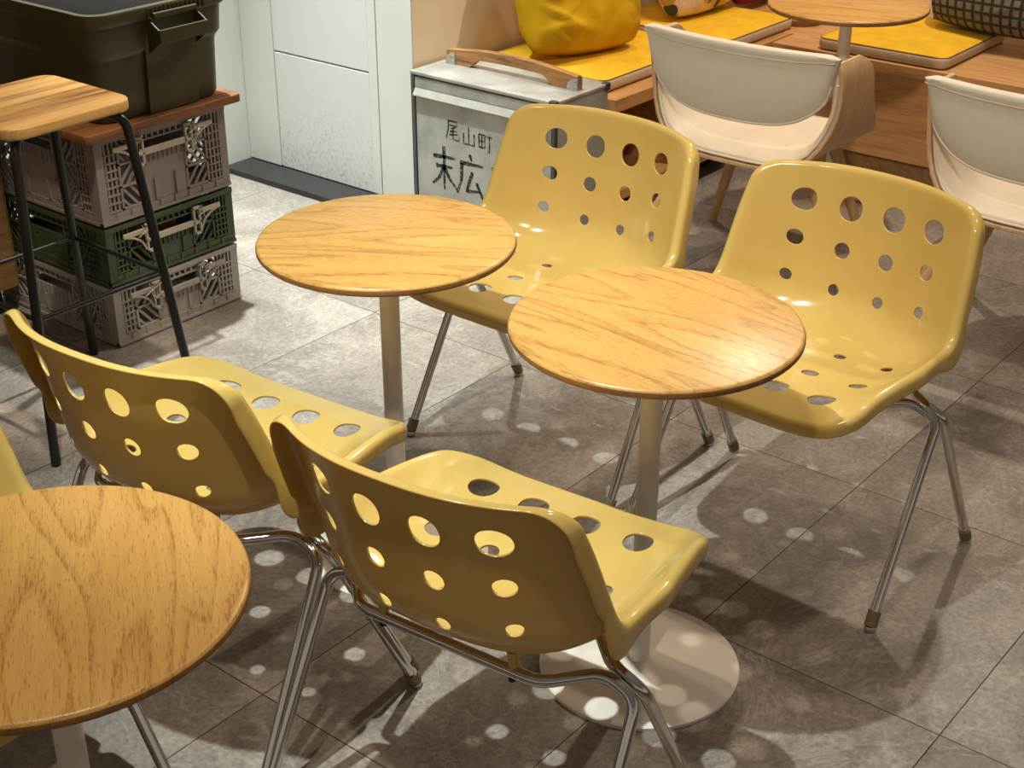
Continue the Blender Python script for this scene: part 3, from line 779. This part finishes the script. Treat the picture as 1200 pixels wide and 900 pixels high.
# ------------------------------------------------------------------ metal delivery box
bx = thing('delivery_box', 'battered metal carrying box with a wooden handle and black brush writing', 'box', (3.405, 2.592, 0))
BW, BD, BH = .583, .275, .500      # local: X depth (+u), Y width (+v)
bm = bmesh.new()
box(bm, .012, BD, 0, BW, .0, BH-.012, .002)
finish(bm, 'body', M['zinc'], bx, smooth=False)
bm = bmesh.new(); box(bm, -.004, BD+.004, -.004, BW+.004, BH-.012, BH, .003)
finish(bm, 'top', M['zinc'], bx, smooth=False)
bm = bmesh.new()
box(bm, -.002, .014, -.003, .012, 0, BH-.012, .002); box(bm, -.002, .014, BW-.012, BW+.003, 0, BH-.012, .002)
box(bm, -.002, .014, 0, BW, .0, .014, .002)
finish(bm, 'side_rail', M['zinc_dark'], bx, smooth=False)
bm = bmesh.new()
box(bm, .0, .012, .014, BW-.014, BH-.052, BH-.018, .001)
pan0 = (.014, BW-.014)
box(bm, .003, .012, .014, BW-.014, .016, BH-.078, .001)
finish(bm, 'sliding_panel', M['zinc'], bx, smooth=False)
bm = bmesh.new()      # folded lip along the panel top
lp = [[(-.012, y, BH-.076), (-.009, y, BH-.080), (.006, y, BH-.052), (.003, y, BH-.050)] for y in (.014, BW-.014)]
loft(bm, lp); finish(bm, 'panel_lip', M['zinc_light'], bx, smooth=False)
for x0_, x1_, y0, y1 in ((-.006,.014,-.0055,.020), (BD-.02,BD+.006,-.0055,.016)):
    bm = bmesh.new(); box(bm, x0_, x1_, y0, y1, BH-.022, BH+.002, .002)
    finish(bm, 'corner_guard', M['zinc_dark'], bx, smooth=False)
# wooden handle: arched bar standing along the top
bm = bmesh.new(); L = []; y0h, y1h = .022, BW-.030; XH = .150
ns_ = 40
for i in range(ns_+1):
    t_ = i/ns_; y = y0h+(y1h-y0h)*t_
    top_ = .046 + .020*math.sin(PI*t_)
    e_ = min(t_, 1-t_); 
    s_ = min(1, max(0, (e_-.17)/.09)); s_ = s_*s_*(3-2*s_)
    bot_ = 0 + s_*(.020 + .012*math.sin(PI*t_))
    L.append([(XH-.011, y, BH+bot_), (XH+.011, y, BH+bot_), (XH+.011, y, BH+top_-.003), (XH+.008, y, BH+top_), (XH-.008, y, BH+top_), (XH-.011, y, BH+top_-.003)])
loft(bm, L); hd = finish(bm, 'handle', M['old_wood'], bx, angle=35)
for ya, yb in ((y0h-.003, y0h+.038), (y1h-.038, y1h+.003)):
    for sx in (-1, 1):
        bm = bmesh.new(); xo = XH+sx*.0125
        L = [[(xo-.0015, ya, BH), (xo-.0015, yb, BH), (xo-.0015, yb-.004, BH+.022), (xo-.0015, (ya+yb)/2, BH+.036), (xo-.0015, ya, BH+.040)],
             [(xo+.0015, ya, BH), (xo+.0015, yb, BH), (xo+.0015, yb-.004, BH+.022), (xo+.0015, (ya+yb)/2, BH+.036), (xo+.0015, ya, BH+.040)]]
        loft(bm, L)
        for py, pz in ((.008,.010),(.03,.008),(.010,.028)):
            r = bmesh.ops.create_uvsphere(bm, u_segments=8, v_segments=6, radius=.0025); bmesh.ops.translate(bm, vec=(xo+sx*.0015, ya+py, BH+pz), verts=r['verts'])
        finish(bm, 'handle_bracket', M['zinc'], hd, smooth=False)
# brush writing on the panel: strokes as tapered ribbons (gx right, gy up, in glyph units 0..1)
G = {
 'o': [[(.18,.92),(.80,.92),(.80,.72),(.22,.72)], [(.20,.95),(.18,.55),(.02,.05)], [(.70,.66),(.36,.56)], [(.28,.42),(.80,.48)], [(.26,.26),(.86,.34)], [(.52,.62),(.50,.14),(.60,.06),(.92,.06),(.95,.22)]],
 'y': [[(.50,.95),(.50,.12)], [(.14,.62),(.13,.12),(.88,.12)], [(.88,.66),(.88,.04)]],
 'm': [[(.06,.84),(.06,.22)], [(.06,.84),(.46,.84),(.46,.24)], [(.06,.53),(.46,.53)], [(.06,.24),(.46,.24)], [(.26,.84),(.26,.24)], [(.52,.80),(1.0,.80)], [(.78,.80),(.78,.06),(.66,.12)]],
 's': [[(.10,.74),(.90,.78)], [(.20,.53),(.80,.56)], [(.50,1.0),(.50,.02)], [(.48,.52),(.30,.26),(.06,.10)], [(.52,.52),(.70,.28),(.98,.08)]],
 'h': [[(.46,1.0),(.54,.86)], [(.12,.78),(.95,.80)], [(.18,.78),(.16,.40),(.00,.06)], [(.56,.62),(.34,.16),(.84,.22)], [(.70,.40),(.94,.04)]],
 'k': [[(.10,.84),(.90,.86)], [(.20,.62),(.85,.64)], [(.05,.42),(.98,.46)], [(.50,1.0),(.40,.50),(.08,.10)], [(.30,.26),(.92,.28)], [(.72,.38),(.70,.02),(.58,.08)], [(.42,.20),(.50,.10)]],
}
def write(bm, glyph, yc, zc, w, h, br):
    """panel faces -X; image right is -Y"""
    for st in G[glyph]:
        pts = [Vector((-.0006, yc-(x-.5)*w, zc+(y-.5)*h)) for x, y in st]
        # resample
        P2 = []
        for a, b in zip(pts, pts[1:]):
            k = max(2, int((b-a).length/.004))
            P2 += [a.lerp(b, i/k) for i in range(k)]
        P2.append(pts[-1]); n = len(P2); prev = None
        for i, p in enumerate(P2):
            d = (P2[min(i+1,n-1)]-P2[max(i-1,0)]).normalized(); nn = Vector((0, -d.z, d.y))
            f = i/(n-1); wv = br*(1.0-.45*f)*(.85+.35*mnoise.noise(p*90)) * (.75 if i in (0, n-1) else 1)
            a, b = bm.verts.new(p+nn*wv), bm.verts.new(p-nn*wv)
            if prev: bm.faces.new((prev[0], prev[1], b, a))
            prev = (a, b)
bm = bmesh.new()
for g_, (y_, z_) in zip('oym', ((.412,.332),(.345,.325),(.276,.318))): write(bm, g_, y_, z_, .060, .070, .0036)
for g_, (y_, z_) in zip('shk', ((.452,.196),(.338,.190),(.205,.186))): write(bm, g_, y_, z_, .118, .150, .0085)
for v in bm.verts: v.co.x += .0030
wr = finish(bm, 'writing', M['ink'], bx, smooth=False); wr['label'] = 'worn black brush characters'

# ------------------------------------------------------------------ bar stool
st = thing('bar_stool', 'black tube bar stool with a square striped-wood seat at the left', 'stool', (1.855, 2.932, 0))
bm = bmesh.new(); rprism(bm, -.170, .170, -.170, .170, .768, .796, .045, .006, 8, 4); finish(bm, 'seat', M['stool_wood'], st, angle=60)
for sx, sy in ((1,1),(1,-1),(-1,1),(-1,-1)):
    bm = bmesh.new()
    tube(bm, fillet([(sx*.09, sy*.09, .760), (sx*.148, sy*.148, .758), (sx*.213, sy*.213, .0)], .045, 8), .0115, 16)
    finish(bm, 'leg', M['black_metal'], st)
def lp_(z): return .148+(.758-z)/.758*.065
z1 = .356; a = lp_(z1)
for (x0, y0, x1, y1) in ((-a,-a,a,-a),(a,-a,a,a),(-a,a,a,a),(-a,-a,-a,a)):
    bm = bmesh.new(); tube(bm, [(x0,y0,z1),(x1,y1,z1)], .006, 12); finish(bm, 'rung', M['black_metal'], st)
bm = bmesh.new(); box(bm, -.12, .12, -.12, .12, .752, .767, .002); finish(bm, 'seat_plate', M['black_metal'], st, smooth=False)

# ------------------------------------------------------------------ crates
CU0, CU1, CV0, CV1 = 2.135, 2.575, 3.118, 3.670
CW, CD = CU1-CU0, CV1-CV0
def crate(label, z, h, mat, clip):
    """local: X 0..CW (width, front face y=0 towards the room), Y 0..CD, Z 0..h"""
    t = thing('storage_crate', label, 'crate', (CU0, CV0, z), 0, 'folding plastic crates stacked by the wall')
    T = .012
    def panel(name, L, short, xf):
        """lattice side panel of length L: xf maps (s, depth, z) to local"""
        bm = bmesh.new()
        def B(s0, s1, z0, z1, d0=0, d1=T):
            a = xf(s0, d0, z0); b = xf(s1, d1, z1)
            box(bm, min(a[0],b[0]), max(a[0],b[0]), min(a[1],b[1]), max(a[1],b[1]), z0, z1)
        def DG(s0, z0, s1, z1, w=.006, d0=.004, d1=T-.002):
            a = Vector(xf(s0, (d0+d1)/2, z0)); b = Vector(xf(s1, (d0+d1)/2, z1)); d = (b-a); l = d.length; d.normalize()
            out = (Vector(xf(0,1,0))-Vector(xf(0,0,0))).normalized(); up = out.cross(d)
            vs = []
            for p in (a, b):
                vs.append([p+up*w/2-out*(d1-d0)/2, p-up*w/2-out*(d1-d0)/2, p-up*w/2+out*(d1-d0)/2, p+up*w/2+out*(d1-d0)/2])
            loft(bm, vs)
        zt = h-.004; zb = .004
        B(0, L, zb, .030); B(0, L, zb, .012, -.004, T)              # base rail with lip
        ns = 9
        for i in range(1, ns): B(L*i/ns-.004, L*i/ns+.004, .012, .030, -.003, 0)
        B(0, L, zt-.014, zt, -.003, T)                              # top rail
        B(0, .026, .03, zt-.014); B(L-.026, L, .03, zt-.014)         # corner posts
        # ladder of slots next to the posts
        for s0 in (.026, L-.026-.040):
            for k in range(3): B(s0+.0135*k+.004, s0+.0135*k+.010, .03, zt-.014, .002, T)
            nz = 5 if h < .2 else 7
            for k in range(nz+1):
                zz = .032+(zt-.05-.032)*k/nz; B(s0-.002, s0+.040, zz, zz+.004, .0, T)
        # centre plate and diagonal louvres
        c0, c1 = L*.34, L*.66
        zc = zt-.014-.052
        B(c0, c1, .03, zc, .003, T-.002)
        for k in range(9): B(c0+(c1-c0)*(k+.5)/9-.0012, c0+(c1-c0)*(k+.5)/9+.0012, zc-.030, zc, -.0005, .004)
        for s_ in (c0+.035, c1-.035): B(s_-.005, s_+.005, .032, .032+.045*h/.18, -.002, .004)
        # slotted bar above the handle opening
        B(c0-.02, c1+.02, zt-.020, zt-.014, .0, T)
        for k in range(8): B(c0+(c1-c0)*k/7-.003, c0+(c1-c0)*k/7+.003, zt-.032, zt-.018, .001, T)
        B(c0-.02, c1+.02, zt-.036, zt-.031, .0, T)
        for a0, a1 in ((.070, c0), (c1, L-.070)):
            B(a0, a0+.006, .03, zt-.014, .001, T); B(a1-.006, a1, .03, zt-.014, .001, T)
            rows = 2 if h < .2 else 3
            hh = (zt-.02-.034)/rows
            for r in range(rows):
                zz = .034+hh*r; B(a0, a1, zz-.003, zz+.003, .001, T)
                m = max(3, int((a1-a0)/.024)); 
                for k in range(m+1):
                    s = a0+(a1-a0)*k/m; ds = hh*.75*(1 if (r+(a0 > L/2)) % 2 else -1)
                    e = min(max(s+ds, a0+.003), a1-.003); f = abs(e-s)/abs(ds) if ds else 1
                    if f > .2: DG(s, zz+.002, e, zz+(hh-.004)*f, .0075)
        o = finish(bm, name, mat, t, smooth=False)
        return o, (c0, c1, zt)
    pf, (c0, c1, zt) = panel('front_panel', CW, True, lambda s, d, z: (s, d, z))
    panel('back_panel', CW, True, lambda s, d, z: (s, CD-d, z))
    panel('side_panel', CD-2*T-.002, False, lambda s, d, z: (d, s+T+.001, z))
    panel('side_panel', CD-2*T-.002, False, lambda s, d, z: (CW-d, s+T+.001, z))
    bm = bmesh.new(); box(bm, .005, CW-.005, .005, CD-.005, .006, .014); finish(bm, 'bottom', mat, t, smooth=False)
    # bone-coloured locking handle on the front
    bm = bmesh.new(); d0, d1 = -.010, -.003
    zl = zt-.072
    box(bm, c0-.012, c1+.012, d0, d1, zl, zl+.018, .002)
    for s_, o_ in ((c0-.012, -1), (c1+.012, 1)):
        box(bm, s_-.013, s_+.013, d0-.002, d1, zl-.028, zl-.022+.002, .001)
        box(bm, s_-.013, s_-.007, d0-.002, d1, zl-.028, zl+.052, .001); box(bm, s_+.007, s_+.013, d0-.002, d1, zl-.028, zl+.052, .001)
        box(bm, s_-.013, s_+.013, d0-.002, d1, zl+.004, zl+.012, .001); box(bm, s_-.013, s_+.013, d0-.002, d1, zl+.046, zl+.054, .001)
        box(bm, s_+o_*.013, s_+o_*.085, d0, d1, zl+.030, zl+.044, .002)
        pts = [(s_+o_*.085, (d0+d1)/2, zl+.036), (s_+o_*.05, (d0+d1)/2, zl+.024), (s_+o_*.026, (d0+d1)/2, zl+.008), (s_+o_*.014, (d0+d1)/2, zl-.018)]
        tube(bm, fillet(pts, .03), .0035, 8)
    finish(bm, 'handle', clip, pf, smooth=False)
    # zip ties with cut tails
    for s_, o_ in ((c0-.012, -1), (c1+.012, 1)):
        bm = bmesh.new()
        for k in range(4):
            a_ = .5+k*1.45; cx, cz = s_+o_*.02, zl+.034
            tube(bm, [(cx, -.014, cz), (cx+math.cos(a_)*.024, -.018, cz+math.sin(a_)*.026)], .0014, 6)
        r = bmesh.ops.create_uvsphere(bm, u_segments=8, v_segments=6, radius=.006); bmesh.ops.translate(bm, vec=(s_+o_*.02, -.012, zl+.034), verts=r['verts'])
        finish(bm, 'cable_tie', M['clip'], pf, smooth=False)
    return t
Z1, Z2, Z3 = 0.0, .178, .350
crate('pale grey folding crate at the bottom of the stack on the floor', Z1, .178, M['crate_pale'], M['crate_pale'])
crate('dark green folding crate with bone clips in the middle of the stack', Z2, .172, M['crate_green'], M['clip'])
crate('tall taupe folding crate at the top of the stack, under the wooden board', Z3, .242, M['crate_grey'], M['clip'])
def inside(name, label, cat, mat, x0,x1,y0,y1,z0,z1):
    bm = bmesh.new(); box(bm, x0,x1,y0,y1,z0,z1,.006); o = finish(bm, name, mat, None, smooth=False); o['label'] = label; o['category'] = cat
inside('packet', 'bright blue packet seen through the slots of the green crate', 'packet', M['blue_pack'], CU0+.31, CU0+.40, CV0+.03, CV0+.12, Z2+.0145, Z2+.135)
inside('cardboard_box', 'small brown box inside the green crate behind its handle', 'box', M['card'], CU0+.16, CU0+.27, CV0+.04, CV0+.16, Z2+.0145, Z2+.150)
# wooden board
bm = bmesh.new(); rprism(bm, 2.095, 2.615, 3.085, 3.545, .593, .617, .012, .003, 4, 2)
o = finish(bm, 'wooden_board', M['lid_wood'], None, angle=50); o['label'] = 'reddish brown wooden board laid over the top crate, under the olive tub'; o['category'] = 'board'

# ------------------------------------------------------------------ olive tub
tb = thing('storage_tub', 'big olive plastic tub standing on the wooden board at the top left', 'tub', (2.379, 3.375, .6175))
def sec(hx, hy, r, z): return [(x, y, z) for x, y in rrect(-hx, hx, -hy, hy, r, 8)]
bm = bmesh.new()
loft(bm, [sec(.193,.247,.045,0), sec(.200,.254,.05,.004), sec(.204,.258,.05,.015), sec(.207,.265,.05,.155), sec(.209,.267,.05,.165), sec(.217,.276,.055,.177), sec(.219,.278,.055,.181), sec(.222,.285,.055,.262),
          sec(.216,.279,.05,.262), sec(.205,.268,.05,.16), sec(.186,.249,.05,.010)], True, True)
finish(bm, 'body', M['olive'], tb, angle=40)
bm = bmesh.new()      # centre pilaster on the front
L = [[(-.058,-.2672,.003),(.108,-.2672,.003),(.108,-.20,.003),(-.058,-.20,.003)], [(-.060,-.2776,.181),(.110,-.2776,.181),(.110,-.21,.181),(-.060,-.21,.181)]]
loft(bm, L)
o = finish(bm, 'front_pilaster', M['olive'], tb, smooth=False)
bm = bmesh.new()
loft(bm, [sec(.216,.279,.05,.258), sec(.228,.295,.060,.256), sec(.231,.298,.061,.260), sec(.233,.301,.062,.285), sec(.231,.299,.060,.290), sec(.216,.279,.05,.290), sec(.213,.276,.05,.286), sec(.213,.276,.05,.258)], False, False)
for k in range(14):
    s = -.06+.014*k; box(bm, s, s+.003, -.303, -.298, .260, .286)
finish(bm, 'rim', M['olive'], tb, angle=40)
bm = bmesh.new(); loft(bm, [sec(.2125,.2755,.05,.266), sec(.2125,.2755,.05,.272), sec(.20,.263,.05,.274)]); finish(bm, 'dark_infill', M['dark'], tb, angle=40)  # black sheet added under the rim so the tub's inside stays dark
bm = bmesh.new()      # scoop handle
x0, x1 = -.055, .105
for xx in (x0, x1-.005):
    L = [[(xx,-.285,.165),(xx,-.285,.262),(xx,-.335,.232),(xx,-.335,.200)], [(xx+.005,-.285,.165),(xx+.005,-.285,.262),(xx+.005,-.335,.232),(xx+.005,-.335,.200)]]
    loft(bm, L)
box(bm, x0, x1, -.339, -.333, .198, .234, .0015)
box(bm, x0+.01, x1-.01, -.310, -.296, .258, .272, .002)
finish(bm, 'scoop_handle', M['olive'], tb, smooth=False)

# ------------------------------------------------------------------ cabinet at the far left
cb = thing('cabinet', 'oak cabinet at the left edge behind the bar stool', 'cabinet', (0,0,0))
bm = bmesh.new(); box(bm, 1.0, 2.105, 3.53, 3.55, .085, 1.5, .001); finish(bm, 'front', M['cab_wood'], cb, smooth=False)
bm = bmesh.new(); box(bm, 1.0, 2.125, 3.552, 4.02, .08, 1.5, .001); finish(bm, 'body', M['cab_wood'], cb, smooth=False)
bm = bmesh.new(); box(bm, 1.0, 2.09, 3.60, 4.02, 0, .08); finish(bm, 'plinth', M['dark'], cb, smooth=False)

# ------------------------------------------------------------------ camera, lights, world
cam = bpy.data.cameras.new('camera'); co = bpy.data.objects.new('camera', cam); link(co)
cam.sensor_fit = 'HORIZONTAL'; cam.sensor_width = 36; cam.lens = 1711.25/1200*36
co.location = (0, 0, 1.7555); co.rotation_euler = (PI/2-.4759, 0, math.radians(-51))
cam.clip_start = .05; SC.camera = co

def spot(name, loc, target, power, col, size=70, blend=.5, rad=.03):
    l = bpy.data.lights.new(name, 'SPOT'); l.energy = power; l.color = col; l.spot_size = math.radians(size); l.spot_blend = blend; l.shadow_soft_size = rad
    o = bpy.data.objects.new(name, l); link(o); o.location = loc
    d = Vector(target)-Vector(loc); o.rotation_euler = d.to_track_quat('-Z', 'Y').to_euler(); return o
COOL = (.90,1.0,.99); WARM = (1.0,.86,.70)
spot('ceiling_spot_main', (.96,1.68,3.12), (1.86,1.70,0), 410, COOL, 49, 1.0, .022)
spot('ceiling_spot_door', (2.80,3.26,3.0), (2.85,3.30,0), 740, COOL, 55, 1.0, .03)
spot('ceiling_spot_sill', (2.64,3.78,3.0), (2.8,3.4,0), 210, COOL, 48, 1.0, .05)
spot('ceiling_spot_right', (2.75,.55,3.0), (2.05,1.05,0), 48, WARM, 70, .9, .03)
spot('ceiling_spot_mid', (2.9,1.60,3.0), (3.2,1.65,0), 60, WARM, 74, .9, .03)
spot('ceiling_spot_corner', (4.5,1.80,2.9), (3.7,1.7,0), 150, WARM, 140, .5, .04)
spot('ceiling_spot_seat', (4.2,2.55,3.0), (4.15,2.85,0), 60, WARM, 90, .8, .04)
spot('ceiling_spot_near', (.5,.8,3.0), (.8,1.25,0), 110, WARM, 70, .9, .03)
spot('fill_spot_front', (.7,.7,3.0), (3.3,1.6,.55), 215, WARM, 50, 1.0, .10)  # unseen fill added from the camera side for chair fronts and cream backs
spot('fill_spot_stool', (1.5,2.15,3.0), (1.83,2.92,.8), 190, WARM, 20, .6, .04)  # narrow fill added to brighten the stool seat alone
spot('fill_spot_cabinet', (1.1,2.3,3.0), (1.65,3.53,.45), 30, WARM, 24, .8, .04)  # weak fill added to lift the cabinet front

w = bpy.data.worlds.new('room_ambience'); SC.world = w; w.use_nodes = True
nt = w.node_tree; bg = nt.nodes['Background']
tc = N(nt, 'ShaderNodeTexCoord'); sp = N(nt, 'ShaderNodeSeparateXYZ'); lk(nt, tc.outputs['Generated'], sp.inputs[0])
rp = ramp(nt, [(0., (.04,.034,.029,1)), (.12, (.46,.40,.34,1)), (.45, (.10,.090,.082,1)), (1., (.17,.152,.136,1))]); lk(nt, sp.outputs['Z'], rp.inputs['Fac']); lk(nt, rp.outputs['Color'], bg.inputs['Color'])
bg.inputs['Strength'].default_value = 1.0

SC.view_settings.view_transform = 'Standard'; SC.view_settings.look = 'None'; SC.view_settings.gamma = 1; SC.view_settings.exposure = 0
SC.view_settings.use_curve_mapping = False
